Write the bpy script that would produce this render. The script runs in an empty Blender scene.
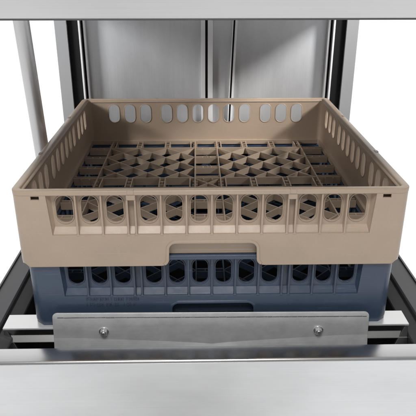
import bpy, bmesh, math, random
from mathutils import Vector, Matrix
from mathutils.geometry import tessellate_polygon
random.seed(7)
C = bpy.context.scene.collection
MM = 0.001
Z0 = 1.10                      # height of the upper rack's rim above the floor (m)

# ------------------------------------------------------------------ camera
cam_d = bpy.data.cameras.new('camera'); cam = bpy.data.objects.new('camera', cam_d); C.objects.link(cam)
cam_d.sensor_width = 36; cam_d.lens = 572.5 / 416 * 36
cam_d.clip_start = 0.01; cam_d.clip_end = 200
cam.location = (-17.88 * MM, -662.3 * MM, Z0 + 265.7 * MM)
cam.rotation_euler = (math.radians(90 - 23.645), 0, math.radians(-1.132))
bpy.context.scene.camera = cam

# ------------------------------------------------------------------ world: a white studio sweep behind, dimmer room in front
W = bpy.data.worlds.new('World'); bpy.context.scene.world = W; W.use_nodes = True
nt = W.node_tree; nt.nodes.clear()
wo = nt.nodes.new('ShaderNodeOutputWorld'); bg = nt.nodes.new('ShaderNodeBackground')
tc = nt.nodes.new('ShaderNodeTexCoord'); sep = nt.nodes.new('ShaderNodeSeparateXYZ')
def wn(t, **kw):
    x = nt.nodes.new(t)
    for k, v in kw.items(): setattr(x, k, v)
    return x
def wmap(src, f0, f1, t0, t1):
    m_ = wn('ShaderNodeMapRange', interpolation_type='SMOOTHSTEP')
    for k, v in zip(('From Min', 'From Max', 'To Min', 'To Max'), (f0, f1, t0, t1)): m_.inputs[k].default_value = v
    nt.links.new(src, m_.inputs['Value']); return m_.outputs[0]
def wmath(op, a_, b_):
    m_ = wn('ShaderNodeMath', operation=op)
    for i, q in enumerate((a_, b_)):
        if isinstance(q, (int, float)): m_.inputs[i].default_value = q
        else: nt.links.new(q, m_.inputs[i])
    return m_.outputs[0]
nt.links.new(tc.outputs['Generated'], sep.inputs[0])
X_, Y_, Z_ = sep.outputs
low = wmap(Z_, -0.30, 0.04, 0.92, 0.18)                 # pale floor in front, darker room above it
high = wmap(Z_, 0.25, 0.7, 0.0, 0.15)
room = wmath('ADD', low, high)
dark = wmath('MULTIPLY', wmap(wmath('ABSOLUTE', wmath('ADD', X_, 0.02), 0), 0.12, 0.42, 1, 0), wmap(wmath('ABSOLUTE', wmath('ADD', Z_, 0.02), 0), 0.10, 0.30, 1, 0))
legs = wmath('MULTIPLY', wmap(wmath('ABSOLUTE', wmath('ADD', X_, 0.04), 0), 0.03, 0.30, 1, 0), wmap(wmath('ABSOLUTE', wmath('ADD', Z_, 0.74), 0), 0.06, 0.22, 1, 0))
room = wmath('MULTIPLY', room, wmath('SUBTRACT', 1.0, wmath('MULTIPLY', legs, 0.85)))
room = wmath('MULTIPLY', room, wmath('SUBTRACT', 1.0, wmath('MULTIPLY', dark, 0.4)))   # the photographer's side of the room
t_ = wmap(Y_, 0.40, 0.78, 0, 1)
stg = wmath('ADD', wmath('MULTIPLY', room, wmath('SUBTRACT', 1.0, t_)), wmath('MULTIPLY', t_, 1.02))
nt.links.new(stg, bg.inputs['Strength']); bg.inputs['Color'].default_value = (1, 1, 1, 1)
nt.links.new(bg.outputs[0], wo.inputs[0])

# ------------------------------------------------------------------ lamps
def area(name, loc, target, sx, sy, power, col=(1, 1, 1), spread=180):
    d = bpy.data.lights.new(name, 'AREA'); d.shape = 'RECTANGLE'; d.size = sx; d.size_y = sy; d.energy = power; d.color = col; d.spread = math.radians(spread)
    o = bpy.data.objects.new(name, d); C.objects.link(o); o.location = loc
    o.rotation_euler = (Vector(target) - Vector(loc)).to_track_quat('-Z', 'Y').to_euler()
    return o
area('key_softbox', (-0.12, -1.15, Z0 + 1.75), (0, -0.02, Z0 - 0.1), 0.9, 0.6, 24, (1, 0.985, 0.96))
area('right_softbox', (1.30, -0.10, Z0 + 0.92), (0.10, 0.57, Z0 + 0.15), 0.26, 0.26, 1.5, (1, 0.99, 0.97), 28)
area('left_softbox', (-1.35, 0.0, Z0 + 0.62), (-0.30, 0.57, Z0 + 0.15), 0.3, 0.3, 0.8, (1, 1, 1), 28)
vs = bpy.context.scene.view_settings
vs.view_transform = 'Standard'; vs.look = 'None'; vs.exposure = 0.16; vs.gamma = 1; vs.use_curve_mapping = False

# ------------------------------------------------------------------ materials
def mat(name):
    m = bpy.data.materials.new(name); m.use_nodes = True
    n = m.node_tree; b = n.nodes['Principled BSDF']
    return m, n, b
def N(n, t, **kw):
    x = n.nodes.new(t)
    for k, v in kw.items(): setattr(x, k, v)
    return x

def plastic(name, col, rough, spec=0.5, var=0.06, radius=0.0010, scuff=0.0):
    m, n, b = mat(name)
    L = n.links.new
    t = N(n, 'ShaderNodeTexCoord')
    nz = N(n, 'ShaderNodeTexNoise'); nz.inputs['Scale'].default_value = 14; nz.inputs['Detail'].default_value = 6
    L(t.outputs['Object'], nz.inputs['Vector'])
    cr = N(n, 'ShaderNodeValToRGB')
    lo = [c * (1 - var) for c in col]; hi = [min(1, c * (1 + var)) for c in col]
    cr.color_ramp.elements[0].position = 0.3; cr.color_ramp.elements[0].color = (*lo, 1)
    cr.color_ramp.elements[1].position = 0.7; cr.color_ramp.elements[1].color = (*hi, 1)
    L(nz.outputs['Fac'], cr.inputs[0])
    ms = N(n, 'ShaderNodeMapping'); ms.inputs['Scale'].default_value = (14, 14, 520); ms.inputs['Rotation'].default_value = (0.2, 0.5, 0.3)
    L(t.outputs['Object'], ms.inputs['Vector'])
    ns = N(n, 'ShaderNodeTexNoise'); ns.inputs['Scale'].default_value = 1; ns.inputs['Detail'].default_value = 3
    L(ms.outputs[0], ns.inputs['Vector'])
    sm = N(n, 'ShaderNodeMapRange'); sm.inputs['From Min'].default_value = 0.66; sm.inputs['From Max'].default_value = 0.74; sm.inputs['To Max'].default_value = scuff
    L(ns.outputs['Fac'], sm.inputs['Value'])
    ng = N(n, 'ShaderNodeTexNoise'); ng.inputs['Scale'].default_value = 420; ng.inputs['Detail'].default_value = 3
    L(t.outputs['Object'], ng.inputs['Vector'])
    gm = N(n, 'ShaderNodeMapRange'); gm.inputs['From Min'].default_value = 0.3; gm.inputs['From Max'].default_value = 0.7; gm.inputs['To Min'].default_value = 1 - var * .45; gm.inputs['To Max'].default_value = 1 + var * .45
    L(ng.outputs['Fac'], gm.inputs['Value'])
    vg = N(n, 'ShaderNodeVectorMath', operation='SCALE'); L(cr.outputs[0], vg.inputs[0]); L(gm.outputs[0], vg.inputs['Scale'])
    mxs = N(n, 'ShaderNodeMix', data_type='RGBA'); mxs.inputs[7].default_value = (0.6, 0.58, 0.56, 1)
    L(sm.outputs[0], mxs.inputs[0]); L(vg.outputs[0], mxs.inputs[6]); L(mxs.outputs[2], b.inputs['Base Color'])
    n2 = N(n, 'ShaderNodeTexNoise'); n2.inputs['Scale'].default_value = 90; n2.inputs['Detail'].default_value = 5
    L(t.outputs['Object'], n2.inputs['Vector'])
    rr = N(n, 'ShaderNodeMapRange'); rr.inputs['To Min'].default_value = rough - 0.08; rr.inputs['To Max'].default_value = rough + 0.1
    L(n2.outputs['Fac'], rr.inputs['Value']); L(rr.outputs[0], b.inputs['Roughness'])
    n3 = N(n, 'ShaderNodeTexNoise'); n3.inputs['Scale'].default_value = 1400; n3.inputs['Detail'].default_value = 2
    L(t.outputs['Object'], n3.inputs['Vector'])
    n4 = N(n, 'ShaderNodeTexNoise'); n4.inputs['Scale'].default_value = 22; n4.inputs['Detail'].default_value = 3
    L(t.outputs['Object'], n4.inputs['Vector'])
    bv = N(n, 'ShaderNodeBevel'); bv.samples = 4; bv.inputs['Radius'].default_value = radius
    bp = N(n, 'ShaderNodeBump'); bp.inputs['Strength'].default_value = 0.10; bp.inputs['Distance'].default_value = 0.0004
    L(n3.outputs['Fac'], bp.inputs['Height']); L(bv.outputs[0], bp.inputs['Normal'])
    bp2 = N(n, 'ShaderNodeBump'); bp2.inputs['Strength'].default_value = 0.25; bp2.inputs['Distance'].default_value = 0.0016
    L(n4.outputs['Fac'], bp2.inputs['Height']); L(bp.outputs[0], bp2.inputs['Normal'])
    L(bp2.outputs[0], b.inputs['Normal'])
    b.inputs['Specular IOR Level'].default_value = spec
    return m

def steel(name, base, rough, axis='X', streak=0.10, blotch=0.12, bump=0.06, wave=0.0, metal=1.0, bscale=9.0, stretch=0.35):
    """brushed stainless steel: long fine scratches along one axis, faint cloudy wear"""
    m, n, b = mat(name)
    L = n.links.new
    t = N(n, 'ShaderNodeTexCoord'); mp = N(n, 'ShaderNodeMapping')
    s = {'X': (5, 1500, 1500), 'Y': (1500, 5, 1500), 'Z': (1500, 1500, 5)}[axis]
    mp.inputs['Scale'].default_value = s
    L(t.outputs['Object'], mp.inputs['Vector'])
    nz = N(n, 'ShaderNodeTexNoise'); nz.inputs['Scale'].default_value = 1; nz.inputs['Detail'].default_value = 5
    L(mp.outputs[0], nz.inputs['Vector'])
    n2 = N(n, 'ShaderNodeTexNoise'); n2.inputs['Scale'].default_value = bscale; n2.inputs['Detail'].default_value = 6; n2.inputs['Roughness'].default_value = 0.65
    mb_ = N(n, 'ShaderNodeMapping'); mb_.inputs['Scale'].default_value = {'X': (stretch, 1, 1), 'Y': (1, stretch, 1), 'Z': (1, 1, stretch)}[axis]
    L(t.outputs['Object'], mb_.inputs['Vector']); L(mb_.outputs[0], n2.inputs['Vector'])
    mx = N(n, 'ShaderNodeMath', operation='MULTIPLY_ADD'); mx.inputs[1].default_value = streak; mx.inputs[2].default_value = 1 - streak / 2
    L(nz.outputs['Fac'], mx.inputs[0])
    m2 = N(n, 'ShaderNodeMath', operation='MULTIPLY_ADD'); m2.inputs[1].default_value = blotch; m2.inputs[2].default_value = 1 - blotch / 2
    L(n2.outputs['Fac'], m2.inputs[0])
    m3 = N(n, 'ShaderNodeMath', operation='MULTIPLY'); L(mx.outputs[0], m3.inputs[0]); L(m2.outputs[0], m3.inputs[1])
    vm = N(n, 'ShaderNodeVectorMath', operation='SCALE'); vm.inputs[0].default_value = base
    L(m3.outputs[0], vm.inputs['Scale']); L(vm.outputs[0], b.inputs['Base Color'])
    b.inputs['Metallic'].default_value = metal
    rr = N(n, 'ShaderNodeMapRange'); rr.inputs['To Min'].default_value = max(0.03, rough - 0.08); rr.inputs['To Max'].default_value = rough + 0.08
    L(n2.outputs['Fac'], rr.inputs['Value']); L(rr.outputs[0], b.inputs['Roughness'])
    bv = N(n, 'ShaderNodeBevel'); bv.samples = 4; bv.inputs['Radius'].default_value = 0.0012
    bp = N(n, 'ShaderNodeBump'); bp.inputs['Strength'].default_value = bump; bp.inputs['Distance'].default_value = 0.0004
    L(nz.outputs['Fac'], bp.inputs['Height']); L(bv.outputs[0], bp.inputs['Normal'])
    last = bp
    if wave:
        n4 = N(n, 'ShaderNodeTexNoise'); n4.inputs['Scale'].default_value = 5; n4.inputs['Detail'].default_value = 1
        L(t.outputs['Object'], n4.inputs['Vector'])
        b4 = N(n, 'ShaderNodeBump'); b4.inputs['Strength'].default_value = wave; b4.inputs['Distance'].default_value = 0.01
        L(n4.outputs['Fac'], b4.inputs['Height']); L(bp.outputs[0], b4.inputs['Normal']); last = b4
    L(last.outputs[0], b.inputs['Normal'])
    return m

M_beige = plastic('beige_plastic', (0.465, 0.360, 0.272), 0.31, scuff=0.2)
M_blue = plastic('blue_plastic', (0.050, 0.074, 0.120), 0.23, spec=0.5, var=0.10, scuff=0.11)
M_panel = steel('panel_steel', (0.76, 0.765, 0.775), 0.33, 'X', metal=0.8, streak=0.12, blotch=0.40, wave=0.8)
M_hood = steel('hood_steel', (0.82, 0.825, 0.835), 0.30, 'X', metal=0.5, streak=0.16, wave=0.5)
M_back = steel('back_steel', (0.60, 0.61, 0.63), 0.34, 'Z', streak=0.25, blotch=0.75, metal=0.4, stretch=0.3, wave=0.1)
M_col = steel('column_steel', (0.47, 0.475, 0.485), 0.38, 'Z', metal=0.5)
M_bright = steel('polished_steel', (0.84, 0.84, 0.85), 0.25, 'Z', bump=0.02, metal=0.15)
M_lip = steel('lip_steel', (0.60, 0.60, 0.60), 0.20, 'X', wave=0.05, streak=0.16)
M_rail = steel('rail_steel', (0.88, 0.88, 0.88), 0.32, 'X', metal=0.5)
M_dash = steel('dash_steel', (0.20, 0.20, 0.205), 0.5, 'X', metal=0.5)
M_plate = steel('plate_steel', (0.74, 0.742, 0.75), 0.33, 'X', streak=0.25, blotch=0.5, metal=0.42, bscale=60, stretch=0.8)
M_dark = steel('dark_steel', (0.105, 0.107, 0.112), 0.42, 'Y', blotch=0.4, metal=0.6)
M_tank = steel('tank_steel', (0.16, 0.16, 0.165), 0.40, 'X')
M_rod = steel('rod_steel', (0.66, 0.66, 0.67), 0.32, 'Z', blotch=0.35, metal=0.6)
M_flange_shade = steel('shaded_flange_steel', (0.24, 0.24, 0.24), 0.35, 'X')  # darker copy of the rail steel, its dark reflection put into the colour
M_screw = steel('screw_steel', (0.9, 0.9, 0.9), 0.16, 'X', metal=0.88)
m, n, b = mat('matte_black'); b.inputs['Base Color'].default_value = (0.012, 0.012, 0.013, 1); b.inputs['Roughness'].default_value = 0.8; b.inputs['Specular IOR Level'].default_value = 0.15; M_black = m

# ------------------------------------------------------------------ mesh helpers (all sizes in mm)
class MB:
    def __init__(s): s.v = []; s.f = []
    def add(s, vs, fs):
        k = len(s.v); s.v += [tuple(p) for p in vs]; s.f += [tuple(i + k for i in f) for f in fs]
    def box(s, x0, x1, y0, y1, z0, z1, T=None):
        vs = [(x, y, z) for z in (z0, z1) for y in (y0, y1) for x in (x0, x1)]
        if T: vs = [T(*p) for p in vs]
        s.add(vs, [(0, 2, 3, 1), (4, 5, 7, 6), (0, 1, 5, 4), (2, 6, 7, 3), (0, 4, 6, 2), (1, 3, 7, 5)])
    def rib(s, a, c, t, z0, z1, taper=0.0):
        """upright rib between two plan points, a little thicker at the bottom"""
        a = Vector(a); c = Vector(c); d = (c - a).normalized(); nn = Vector((-d.y, d.x))
        vs = []
        for z, h in ((z0, t / 2 + taper), (z1, t / 2)):
            for p, sg in ((a, -1), (c, -1), (c, 1), (a, 1)):
                q = p + nn * h * sg; vs.append((q.x, q.y, z))
        s.add(vs, [(0, 3, 2, 1), (4, 5, 6, 7), (0, 1, 5, 4), (1, 2, 6, 5), (2, 3, 7, 6), (3, 0, 4, 7)])
    def hexa(s, vs):
        s.add(vs, [(0, 3, 2, 1), (4, 5, 6, 7), (0, 1, 5, 4), (1, 2, 6, 5), (2, 3, 7, 6), (3, 0, 4, 7)])
    def plate(s, outer, holes, w0, w1, T, skip=None):
        """flat sheet with holes; loops are lists of (u,z); T maps (u,z,w) to a point"""
        loops = [outer] + holes
        if not holes: tris = [tuple(range(len(outer)))]
        else: tris = tessellate_polygon([[Vector((u, z, 0)) for u, z in lp] for lp in loops])
        flat = [p for lp in loops for p in lp]; k = len(flat)
        vs = [T(u, z, w0) for u, z in flat] + [T(u, z, w1) for u, z in flat]
        fs = [tuple(t) for t in tris] + [tuple(i + k for i in reversed(t)) for t in tris]
        base = 0
        for lp in loops:
            m_ = len(lp)
            for i in range(m_):
                j = (i + 1) % m_
                if skip and skip(lp[i], lp[j]): continue
                fs.append((base + i, base + j, base + j + k, base + i + k))
            base += m_
        s.add(vs, fs)
    def sweep(s, rings, closed=True, cap=False):
        m_ = len(rings[0]); k = len(rings); vs = [p for r in rings for p in r]; fs = []
        for i in range(k if closed else k - 1):
            a = i * m_; c = ((i + 1) % k) * m_
            for j in range(m_):
                jj = (j + 1) % m_
                fs.append((a + j, a + jj, c + jj, c + j))
        if cap and not closed:
            fs.append(tuple(range(m_))); fs.append(tuple(range((k - 1) * m_, k * m_)))
        s.add(vs, fs)
    def tube(s, a, c, r, seg=24):
        a = Vector(a); c = Vector(c); d = (c - a).normalized(); x = d.orthogonal().normalized(); y = d.cross(x)
        s.sweep([[p + r * (math.cos(2 * math.pi * i / seg) * x + math.sin(2 * math.pi * i / seg) * y) for i in range(seg)] for p in (a, c)], closed=False, cap=True)
    def build(s, name, material, parent=None, angle=35, weld=True):
        me = bpy.data.meshes.new(name)
        bm = bmesh.new()
        bv = [bm.verts.new((p[0] * MM, p[1] * MM, p[2] * MM)) for p in s.v]
        for f in s.f:
            try: bm.faces.new([bv[i] for i in f])
            except ValueError: pass
        if weld: bmesh.ops.remove_doubles(bm, verts=bm.verts, dist=2e-6)
        bmesh.ops.recalc_face_normals(bm, faces=bm.faces)
        bm.to_mesh(me); bm.free()
        for p in me.polygons: p.use_smooth = True
        me.set_sharp_from_angle(angle=math.radians(angle))
        me.materials.append(material)
        o = bpy.data.objects.new(name, me); C.objects.link(o)
        if parent: o.parent = parent
        return o
def empty(name, loc, label, cat, group=None):
    o = bpy.data.objects.new(name, None); C.objects.link(o); o.location = loc; o.empty_display_size = 0.05
    o['label'] = label; o['category'] = cat
    if group: o['group'] = group
    return o
def stadium(cx, cz, w, h, seg=10):
    r = w / 2; d = h / 2 - r
    return [(cx + r * math.cos(math.pi * i / seg), cz + d + r * math.sin(math.pi * i / seg)) for i in range(seg + 1)] + \
           [(cx - r * math.cos(math.pi * i / seg), cz - d - r * math.sin(math.pi * i / seg)) for i in range(seg + 1)]
def arc(cx, cz, r, a0, a1, seg=6):
    return [(cx + r * math.cos(math.radians(a0 + (a1 - a0) * i / seg)), cz + r * math.sin(math.radians(a0 + (a1 - a0) * i / seg))) for i in range(seg + 1)]

# ------------------------------------------------------------------ dish rack (500 x 500 x 111.5 mm)
H = 111.5; R = 250.0
WIN = [s * u for u in (16.0, 48.0, 80.0, 122.8, 154.8, 186.8) for s in (-1, 1)]
RIBS = [0] + [s * u for u in (32.0, 64.0, 96.4, 106.4, 138.8, 170.8, 201.2) for s in (-1, 1)]
WZ = 80.0
def side(k):
    """frame of one side: u along it, z up, w inward from the outer face"""
    a = k * math.pi / 2; ca, sa = round(math.cos(a)), round(math.sin(a))
    def T(u, z, w):
        x, y = u, -R + w
        return (x * ca - y * sa, x * sa + y * ca, z)
    return T
def make_rack(name, material, label, inscription=None):
    root = empty(name, (0, 0, 0), label, 'dish rack', 'stacked dishwasher racks')
    # --- basket wall: outer skirt, recessed inner wall with windows, ribs, corners, one continuous moulding
    mb = MB()
    CE = 236.0
    for k in range(4):
        T = side(k)
        NW = 57.0; NX_ = 1.5; NZ = 34.0
        npath = lambda q0, q1: arc(-NW - 10.5 + NX_, 10, 10, q0, -8, 5) + arc(-NW + 9 + NX_, NZ - 9, 9, 172, 90, 6) + arc(NW - 9 + NX_, NZ - 9, 9, 90, 8, 6) + arc(NW + 10.5 + NX_, 10, 10, 188, 180 - q0, 5)
        notch = npath(-90, 0)
        rec = [(-206.5, 103), (-203, 47), (203, 47), (206.5, 103)]
        slot = lambda c: [(c, 0)]
        onC = lambda a, c: abs(a[0]) == CE and a[0] == c[0]
        inner47 = lambda a, c: a[1] == 47 and c[1] == 47 and max(abs(a[0]), abs(c[0])) == CE
        low_loop = [(-CE, 0)] + notch + [(CE, 0), (CE, 47), (203, 47), (-203, 47), (-CE, 47)]
        mb.plate(low_loop, [], 0, 3, T, skip=lambda a, c: onC(a, c) or inner47(a, c))
        for sg in (-1, 1):
            xe = lambda z: 203 + 3.5 * (z - 47) / 56
            sl, sr_ = 214.6, 225.0
            for lp in ([(203, 47), (CE, 47), (CE, 97.2), (sr_, 97.2), (sl, 97.2), (xe(97.2), 97.2)],
                       [(xe(97.2), 97.2), (sl, 97.2), (sl, 102.2), (xe(102.2), 102.2)],
                       [(sr_, 97.2), (CE, 97.2), (CE, 102.2), (sr_, 102.2)],
                       [(xe(102.2), 102.2), (sl, 102.2), (sr_, 102.2), (CE, 102.2), (CE, 103), (206.5, 103)]):
                mb.plate([(sg * u, z) for u, z in lp], [], 0, 3, T,
                         skip=lambda a, c: onC(a, c) or a[1] == c[1] == 47 or a[1] == c[1] == 103 or
                         (a[1] == c[1] and not {abs(a[0]), abs(c[0])} == {sl, sr_}))
        mb.plate([(-CE, 103), (-206.5, 103), (206.5, 103), (CE, 103), (CE, 106), (-CE, 106)], [], 0, 3, T,
                 skip=lambda a, c: onC(a, c) or (a[1] == c[1] == 103 and max(abs(a[0]), abs(c[0])) == CE))
        IE = 230.0
        holes = [stadium(u, WZ, 21.5, 38.5) for u in WIN]
        mb.plate([(-IE, 17), (IE, 17), (IE, 106), (-IE, 106)], holes, 9.5, 12, T, skip=lambda a, c: abs(a[0]) == IE and a[0] == c[0])
        for u in WIN:                                             # raised bead round each window, outside and inside
            mb.plate(stadium(u, WZ, 24.1, 41.1), [stadium(u, WZ, 21.5, 38.5)], 8.7, 9.6, T)
            mb.plate(stadium(u, WZ, 23.7, 40.7), [stadium(u, WZ, 21.5, 38.5)], 11.9, 12.5, T)
        # ledge under the recess
        mb.hexa([T(-205, 43, 2), T(205, 43, 2), T(205, 52, 10), T(-205, 52, 10), T(-205, 46.2, 2), T(205, 46.2, 2), T(205, 56.5, 10), T(-205, 56.5, 10)])
        for sgn in (-1, 1):                                       # end walls of the recess
            mb.hexa([T(sgn * 203.3, 46, 1.5), T(sgn * 205.3, 46, 1.5), T(sgn * 202.3, 46, 10), T(sgn * 200.3, 46, 10),
                     T(sgn * 206.8, 105, 1.5), T(sgn * 208.8, 105, 1.5), T(sgn * 204.3, 105, 10), T(sgn * 202.3, 105, 10)])
        for u in RIBS:                                            # upright ribs, drafted
            if abs(u) > 200: continue
            h0, h1 = 1.35, 0.95
            mb.hexa([T(u - h0, 45.5, 0.6), T(u + h0, 45.5, 0.6), T(u + h0, 51, 10), T(u - h0, 51, 10),
                     T(u - h1, 105, 0.6), T(u + h1, 105, 0.6), T(u + h1, 105, 10), T(u - h1, 105, 10)])
            mb.hexa([T(u - 2.0, 45.6, -0.1), T(u + 2.0, 45.6, -0.1), T(u + 2.0, 47, 4), T(u - 2.0, 47, 4),
                     T(u - 1.1, 49.5, 0.8), T(u + 1.1, 49.5, 0.8), T(u + 1.1, 50.5, 5), T(u - 1.1, 50.5, 5)])
        for sgn in (-1, 1):                                       # cap block over the narrow channel
            c = sgn * 101.4
            bx = lambda *q: mb.box(*q, lambda x, y, z, T=T: T(x, z, y))
            bx(c - 5.5, c + 5.5, 0.2, 9.8, 96, 105)
        # raised lip round the hand notch
        path = npath(-60, 0)
        rings = []
        for i, (u, z) in enumerate(path):
            p = Vector(path[max(0, i - 1)]); q = Vector(path[min(len(path) - 1, i + 1)]); d = (q - p).normalized(); nn = Vector((-d.y, d.x))
            a0 = Vector((u, z)) - nn * 0.3; a1 = Vector((u, z)) + nn * 3.6; am = (a0 + a1) / 2
            rings.append([T(a0.x, a0.y, 2.5), T(a0.x, a0.y, -0.9), T(am.x, am.y, -1.4), T(a1.x, a1.y, -0.9), T(a1.x, a1.y, 2.0)])
        mb.sweep(rings, closed=False, cap=True)
        # corner: rounded skirt that rolls in towards its foot
        def ringc(r, z, inset):
            out = []
            for i in range(21):
                t = i / 20 * math.pi / 2; rr = r - inset * math.sin(2 * t) ** 2
                x = CE + rr * math.sin(t) ; y = -CE - rr * math.cos(t)
                out.append(Matrix.Rotation(k * math.pi / 2, 3, 'Z') @ Vector((x, y, z)))
            return out
        zs = [(9 - 9 * math.cos(math.radians(a)), 6.0 * (1 - math.sin(math.radians(a)))) for a in (0, 15, 30, 45, 60, 75, 90)] + [(106, 0)]
        prof_o = [ringc(14, z, i) for z, i in zs]; prof_i = [ringc(11, z, i) for z, i in reversed(zs)]
        rows = prof_o + prof_i
        mb.sweep([[row[i] for row in rows] for i in range(21)], closed=False)
        def ringi(r, z): return [Matrix.Rotation(k * math.pi / 2, 3, 'Z') @ Vector((230 + r * math.sin(i / 8 * math.pi / 2), -230 - r * math.cos(i / 8 * math.pi / 2), z)) for i in range(9)]
        rows = [ringi(10.5, 17), ringi(10.5, 106), ringi(8, 106), ringi(8, 17)]
        mb.sweep([[row[i] for row in rows] for i in range(9)], closed=False)
        # bridge webs between the two skins at the corners
        for sgn in (-1, 1):
            mb.box(*sorted((sgn * 213, sgn * 215)), 2, 10, 18, 60, lambda x, y, z, T=T: T(x, z, y))
    mb.build('basket_wall', material, root, weld=True)
    # --- rim: rounded band round the top with shallow nicks
    prof = [(-0.6, 103.0), (0.3, 103.4), (0.4, 108.2), (0.15, 109.0), (-0.6, 109.4), (-8.4, 109.5), (-9.2, 109.2), (-9.6, 108.4), (-9.6, 106.6), (-12.6, 105.2), (-12.6, 103.5)]
    st = []
    for k in range(4):
        rot = Matrix.Rotation(k * math.pi / 2, 3, 'Z')
        for u in (-236, 236): st.append([rot @ Vector((u, -R - w, z)) for w, z in prof])
        for i in range(1, 12):
            t = i / 12 * math.pi / 2
            st.append([rot @ Vector((236 + (14 + w) * math.sin(t), -236 - (14 + w) * math.cos(t), z)) for w, z in prof])
    rm = MB(); rm.sweep(st, closed=True)
    for k in range(4):
        for c in (-101.4, 101.4):
            rm.box(c - 4, c + 4, -0.7, 4, 104, 109.9, lambda x, y, z, T=side(k): T(x, z, y))
    rm.build('rim', material, root, angle=50)
    # --- bottom grid
    g = MB(); B0 = 6.5; t = 2.2
    E = 232.5; A = 191.0; Cc = 22.0
    nodes = [-A, -A + 56.3, -A + 112.7, -Cc, Cc, A - 112.7, A - 56.3, A]
    for s_ in (-A, -Cc, Cc, A):
        g.rib((s_, -E), (s_, E), t, B0, 20.7, 0.4)
        g.rib((-E, s_), (E, s_), t, B0 + .2, 20.4, 0.4)
    for s_ in (-1, 1):                                          # border ledge next to the wall
        g.rib((s_ * 237.0, -239), (s_ * 237.0, 239), 6.6, 13.2, 22.6); g.rib((-239, s_ * 237.0), (239, s_ * 237.0), 6.6, 13.4, 22.3)
    bands = [(-E, -A), (-Cc, Cc), (A, E)]
    for lo, hi in bands:                                        # paired cross ribs in the outer ring and the centre cross
        for c in nodes:
            for d in (-4.6, 4.6):
                if abs(c) == A or abs(c) == Cc:
                    if d * c > 0 and abs(c) == A or (abs(c) == Cc and d * c < 0): 
                        continue
                    c2 = c + (d * 1.9 if True else 0)
                else: c2 = c + d
                g.rib((c2, lo), (c2, hi), 2.0, B0 + 1, 20.0, 0.3)
                g.rib((lo, c2), (hi, c2), 2.0, B0 + 1.1, 19.7, 0.3)
            for f in (0.33, 0.67):
                v = lo + (hi - lo) * f
                g.rib((c - 4.4, v), (c + 4.4, v), 2.2, B0 + 2, 19.2); g.rib((v, c - 4.4), (v, c + 4.4), 2.2, B0 + 2.1, 18.9)
    L_ = A - Cc; stp = L_ / 3
    for qx in (-A, Cc):
        for qy in (-A, Cc):
            for i in range(-2, 3):                              # two families of diagonals
                for fam in (0, 1):
                    o = i * stp
                    x0 = max(0, o); x1 = min(L_, L_ + o)
                    pts = [(x, x - o) for x in (x0, x1)] if fam == 0 else [(x, L_ - (x - o)) for x in (x0, x1)]
                    a, c = [(qx + p[0], qy + p[1]) for p in pts]
                    g.rib(a, c, 1.9, B0 + 1.3 + fam * .15, 19.4 - fam * .25, 0.3)
                    if fam == 0: continue
    g.rib((-Cc, -Cc), (Cc, Cc), 2.2, B0 + 1.7, 18.6); g.rib((-Cc, Cc), (Cc, -Cc), 2.2, B0 + 1.8, 18.4)
    for s_ in (-1, 1):                                          # centre column and row: plain bars with a small peg
        for c in nodes[1:3] + nodes[5:7]:
            g.tube((0, c, B0 + 4), (0, c, 21.6), 1.8, 10); g.tube((c, 0, B0 + 4), (c, 0, 21.6), 1.8, 10)
        break
    g.build('bottom_grid', material, root, weld=False)
    if inscription: inscription(root, material)
    return root
def raised_lettering(root, material):
    """two worn lines of raised marks, too small to read, on the front skirt"""
    mb = MB(); rnd = random.Random(3)
    for z0, x0, x1 in ((39.6, -174, -104), (31.2, -174, -106)):
        x = x0
        while x < x1:
            w = rnd.choice((2.8, 3.2, 3.6, 2.2)); hgt = 5.0
            if rnd.random() < 0.1: x += 3.5; continue
            kind = rnd.randrange(4)
            mb.box(x, x + 0.8, -250.55, -249.8, z0, z0 + hgt)
            if kind != 0: mb.box(x + 0.9, x + w, -250.5, -249.8, z0 + hgt - 0.8, z0 + hgt)
            if kind in (1, 3): mb.box(x + 0.9, x + w * 0.9, -250.5, -249.8, z0 + hgt * .45, z0 + hgt * .45 + 0.8)
            if kind in (2, 3): mb.box(x + w - 0.8, x + w, -250.5, -249.8, z0, z0 + hgt - 0.9)
            if kind == 2: mb.box(x + 0.9, x + w - 0.9, -250.5, -249.8, z0, z0 + 0.8)
            x += w + 1.3
    mb.build('raised_lettering', material, root, weld=False)

beige = make_rack('dish_rack', M_beige, 'beige plastic open dish rack stacked on top of the blue rack')
beige.location = (0.2 * MM, 255 * MM, Z0 - 107.2 * MM); beige.scale = (1.006, 1.02, 0.979)
blue = make_rack('dish_rack', M_blue, 'dark blue plastic dish rack underneath the beige rack, resting on the steel rail', raised_lettering)
blue.location = (0.6 * MM, 255 * MM, Z0 - 202 * MM); blue.scale = (0.982, 1.0, 0.979)

# ------------------------------------------------------------------ hood dishwasher; coordinates: z = 0 at the upper rack's rim, y = 0 at its front
base = empty('hood_dishwasher', (0, 250 * MM, 0), 'open stainless steel hood dishwasher holding the two stacked racks', 'dishwasher')
def mpart(mb, name, material, parent=None, **kw):
    mb.v = [(x, y - 250, z + Z0 / MM) for x, y, z in mb.v]
    return mb.build(name, material, parent or base, **kw)

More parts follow.
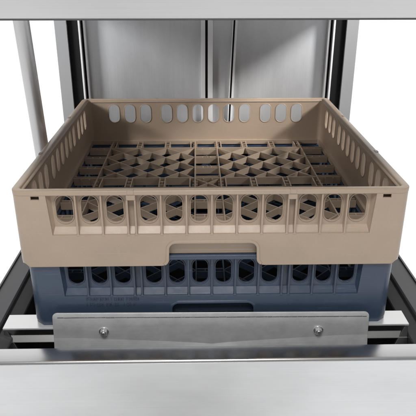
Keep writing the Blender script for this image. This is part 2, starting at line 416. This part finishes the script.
# hood: a raised steel box open at the bottom, folded lower edge
h = MB()
HX = 345; HY0, HY1 = -62, 600; HZ = 209.7
h.box(-HX, HX, HY0, HY0 + 1.6, HZ, 640)
h.box(-HX, HX, HY1 - 1.6, HY1, HZ + 20, 640)
for s in (-1, 1): h.box(*sorted((s * HX, s * (HX - 1.6))), HY0 + 1.8, HY1 - 1.8, HZ, 639.5)
h.box(-HX - 1, HX + 1, HY0 - 1, HY1 + 1, 640.3, 642)
hood = mpart(h, 'hood', M_hood, weld=False)
e = MB()
e.box(-HX - .4, HX + .4, HY0 - 0.5, HY0 + 14, HZ - 1.6, HZ - .1)
mpart(e, 'folded_edge', M_dark, hood, weld=False)

# back panel with one vertical seam and a leaning set of strips
bp = MB(); bp.box(-262, 272, 572, 574, -100, 640); bk = mpart(bp, 'back_panel', M_back, weld=False)
lw = MB(); lw.box(-300, 310, 574.5, 577, -402, -60); mpart(lw, 'tank_wall_shade', M_black, weld=False)  # black sheet standing in for the shade behind the lower rack
def strip(x0t, x1t, x0b, x1b, y0, y1, zb=-99, ztop=640):
    m_ = MB()
    m_.hexa([(x0b, y0, zb), (x1b, y0, zb), (x1b, y1, zb), (x0b, y1, zb), (x0t, y0, ztop), (x1t, y0, ztop), (x1t, y1, ztop), (x0t, y1, ztop)])
    return m_
mpart(strip(-8.3, 0.6, -8.3, 0.6, 566, 571.5), 'panel_strip', M_bright, bk, weld=False)
mpart(strip(0.8, 5.8, 0.8, 5.8, 569, 571.5), 'panel_dark_strip', M_black, bk, weld=False)
mpart(strip(6.0, 16.5, 6.0, 16.5, 566, 571.5), 'panel_strip', M_bright, bk, weld=False)
mpart(strip(75, 77, 48, 50, 567, 571.5), 'panel_strip', M_bright, bk, weld=False)
mpart(strip(77.2, 81, 50.2, 53.4, 569.5, 571.5), 'panel_dark_strip', M_black, bk, weld=False)  # dark strip between the two leaning bright ones
mpart(strip(81.2, 86, 53.6, 58, 567, 571.5), 'panel_strip', M_bright, bk, weld=False)
# corner columns with matte black and bright strips
for s, xo in ((-1, -304.5), (1, 314)):
    w = lambda a, c: tuple(sorted((xo - s * a, xo - s * c)))
    m_ = MB(); m_.box(*w(0, 24.5), 550, 576, -260, 640); cl = mpart(m_, 'corner_column', M_col, weld=False)
    m_ = MB(); m_.box(*w(24.7, 47), 556, 570, -260, 640); mpart(m_, 'black_strip', M_black, cl, weld=False)
    m_ = MB(); m_.box(*w(47.2, 51.0), 552, 571, -260, 640); mpart(m_, 'edge_strip', M_bright, cl, weld=False)
    m_ = MB(); m_.box(*w(51.2, 56), 564, 570.5, -260, 640); mpart(m_, 'black_strip', M_black, cl, weld=False)
    m_ = MB(); m_.box(*w(56.2, 60), 557, 571, -260, 640); mpart(m_, 'edge_strip', M_bright, cl, weld=False)

# lift rod on the left
r_ = MB(); a = Vector((-285, 287.1, -51.1)); c = Vector((-285, 256.9, 181.2)); d = (c - a)
r_.tube(a - d * 0.62, c + d * 0.35, 12.2, 32); mpart(r_, 'lift_rod', M_rod)

# tank: dark side rims, inner walls and floor of the wash tank
for s, xo, x1, x2 in ((-1, -326, -294, -276), (1, 326, 294, 276)):
    t_ = MB()
    def q(x, y, z): return (s * abs(x), y, z)
    prof = [(325, -403), (325, -204.5), (323.5, -202.5), (295, -202.5), (293, -204.5), (292, -210.5), (276, -216.5), (275, -218.5), (275, -403)]
    t_.sweep([[q(x, y, z) for x, z in prof] for y in (-43, 560)], closed=False, cap=True)
    sr = mpart(t_, 'tank_rim', M_dark, angle=25)
    t_ = MB(); t_.box(*sorted((s * 323.2, s * 326.2)), -42, 559, -208, -200); mpart(t_, 'rim_edge', M_tank, sr, weld=False)
t_ = MB(); t_.box(-274.8, 274.8, -38, 576, -402, -400); mpart(t_, 'tank_floor', M_black, weld=False)  # coloured black to stand in for the shade deep in the tank

# rack rail: folded cross bar under the rack front, with gusseted ends, and runners going back
rl = MB()
x0, x1 = -287.5, 275.5
plan = [(x0, -2), (x1, -2), (x1, 31), (x1 - 50, 31), (x1 - 50, 11), (x0 + 50, 11), (x0 + 50, 31), (x0, 31)]
rl.plate(plan, [], 0, 2.6, lambda u, z, w: (u, z, -202.2 - w))
rail = mpart(rl, 'rack_rail', M_rail, angle=20)
rf = MB()
rf.sweep([[(x, y + 2, z + 5) for y, z in [(-2.4, -209), (-1.0, -209), (-1.0, -220), (-8, -228), (-9, -227), (-2.4, -219.5)]] for x in (x0 + 1, x1 - 1)], closed=False, cap=True)
mpart(rf, 'rail_flange', M_flange_shade, rail, angle=20)
for xe, s in ((x0, 1), (x1, -1)):
    gs = MB()
    gs.hexa([(xe + s * 1, 1, -204.5), (xe + s * 1, -12, -235.0), (xe + s * 22, -12, -235.0), (xe + s * 3, 1, -204.5),
             (xe + s * 1, 5, -204.5), (xe + s * 1, -8, -235.0), (xe + s * 22, -8, -235.0), (xe + s * 3, 5, -204.5)])
    mpart(gs, 'gusset', M_tank, rail, weld=False)
for xr in (-240, 240):
    gs = MB(); gs.box(xr - 9, xr + 9, 31.5, 540, -205, -202.4); mpart(gs, 'runner', M_tank, rail, weld=False)
# splash plate bolted to the rail front
pl = MB()
zt = lambda x: -174.4 - (x + 216) / 432 * 3.0
zb_ = -234.0
def vb(x): return -227.0 + 12.5 * min(1, abs(x) / 190) ** 0.8
NX = 24; yf_, th = -8.0, 1.8
xs = [-1 + 2 * i / NX for i in range(NX + 1)]
rings = []
def col_(sx):
    x_t = sx * 215.8; x_b = sx * 217.6
    dz = 0
    ax = 215.8 - abs(x_t)
    if ax < 7: dz = 7 - math.sqrt(max(0, 49 - (7 - ax) ** 2))
    bend = vb(x_t); by = yf_ - 2.2 * (1 if True else 0)
    pts = [(x_t, yf_, zt(x_t) - dz), (x_t * 1.0 + (x_b - x_t) * .7, yf_, bend), (x_b, yf_ - 3.2, zb_)]
    return [pts[0], pts[1], pts[2], (pts[2][0], pts[2][1] + th, zb_), (pts[1][0], pts[1][1] + th, bend), (pts[0][0], pts[0][1] + th, pts[0][2])]
xs = sorted(set(xs + [-1, -.997, -.99, -.98, -.97, 1, .997, .99, .98, .97]))
pl.sweep([col_(x) for x in xs], closed=False, cap=True)
plate = mpart(pl, 'splash_plate', M_plate, angle=4)
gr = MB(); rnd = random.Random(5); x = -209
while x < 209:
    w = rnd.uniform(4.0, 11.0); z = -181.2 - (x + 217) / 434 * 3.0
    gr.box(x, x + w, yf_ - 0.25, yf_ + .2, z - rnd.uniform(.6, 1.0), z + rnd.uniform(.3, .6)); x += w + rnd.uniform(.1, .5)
mpart(gr, 'dark_dashes', M_dash, plate, weld=False)  # row of thin dark dashes near the plate's top edge
def screw(x, z):
    m_ = MB()
    m_.sweep([[(x + r * math.cos(2 * math.pi * i / 24), yf_ + y, z + r * math.sin(2 * math.pi * i / 24)) for i in range(24)] for y, r in ((0.1, 7), (-0.9, 7), (-1.2, 6.6), (-1.2, 4.9))], closed=False, cap=True)
    k = 6
    m_.sweep([[(x + r * math.cos(2 * math.pi * (i + .5) / k), yf_ + y, z + r * math.sin(2 * math.pi * (i + .5) / k)) for i in range(k)] for y, r in ((-1.0, 5.0), (-4.2, 5.0), (-5.0, 4.3))], closed=False, cap=True)
    m_.tube((x, yf_ - 4.5, z), (x, yf_ - 6.5, z), 2.4, 14)
    mpart(m_, 'screw', M_screw, plate, weld=False)
screw(-147.7, -204.6); screw(147.5, -206.4)

# front lip and front panel
f = MB()
prof = [(-75, -330), (-77, -330), (-77, -213), (-76.4, -210.6), (-75, -209.4), (-73, -209), (-47.5, -209), (-47.5, -330)]
f.sweep([[(x, y + 5.5, z + 3.6) for y, z in [(-48.2, -209), (-73, -209), (-75, -209.4), (-76.4, -210.6), (-77, -211.8), (-77, -212.2), (-75.4, -212.2), (-75.4, -211.2), (-73, -210.6), (-50, -210.6), (-50, -260), (-48.2, -260)]] for x in (-345, 345)], closed=False, cap=True)
lip = mpart(f, 'front_lip', M_lip, angle=25)
f = MB(); f.box(-345, 345, -71.6, -70, -700, -208.75); mpart(f, 'front_panel', M_panel, weld=False)
f = MB()
for s in (-1, 1): f.box(*sorted((s * 343, s * 345)), -69.5, 575, -700, -332)
f.box(-342.5, 342.5, 573, 575, -700, -332)
mpart(f, 'cabinet', M_panel, weld=False)
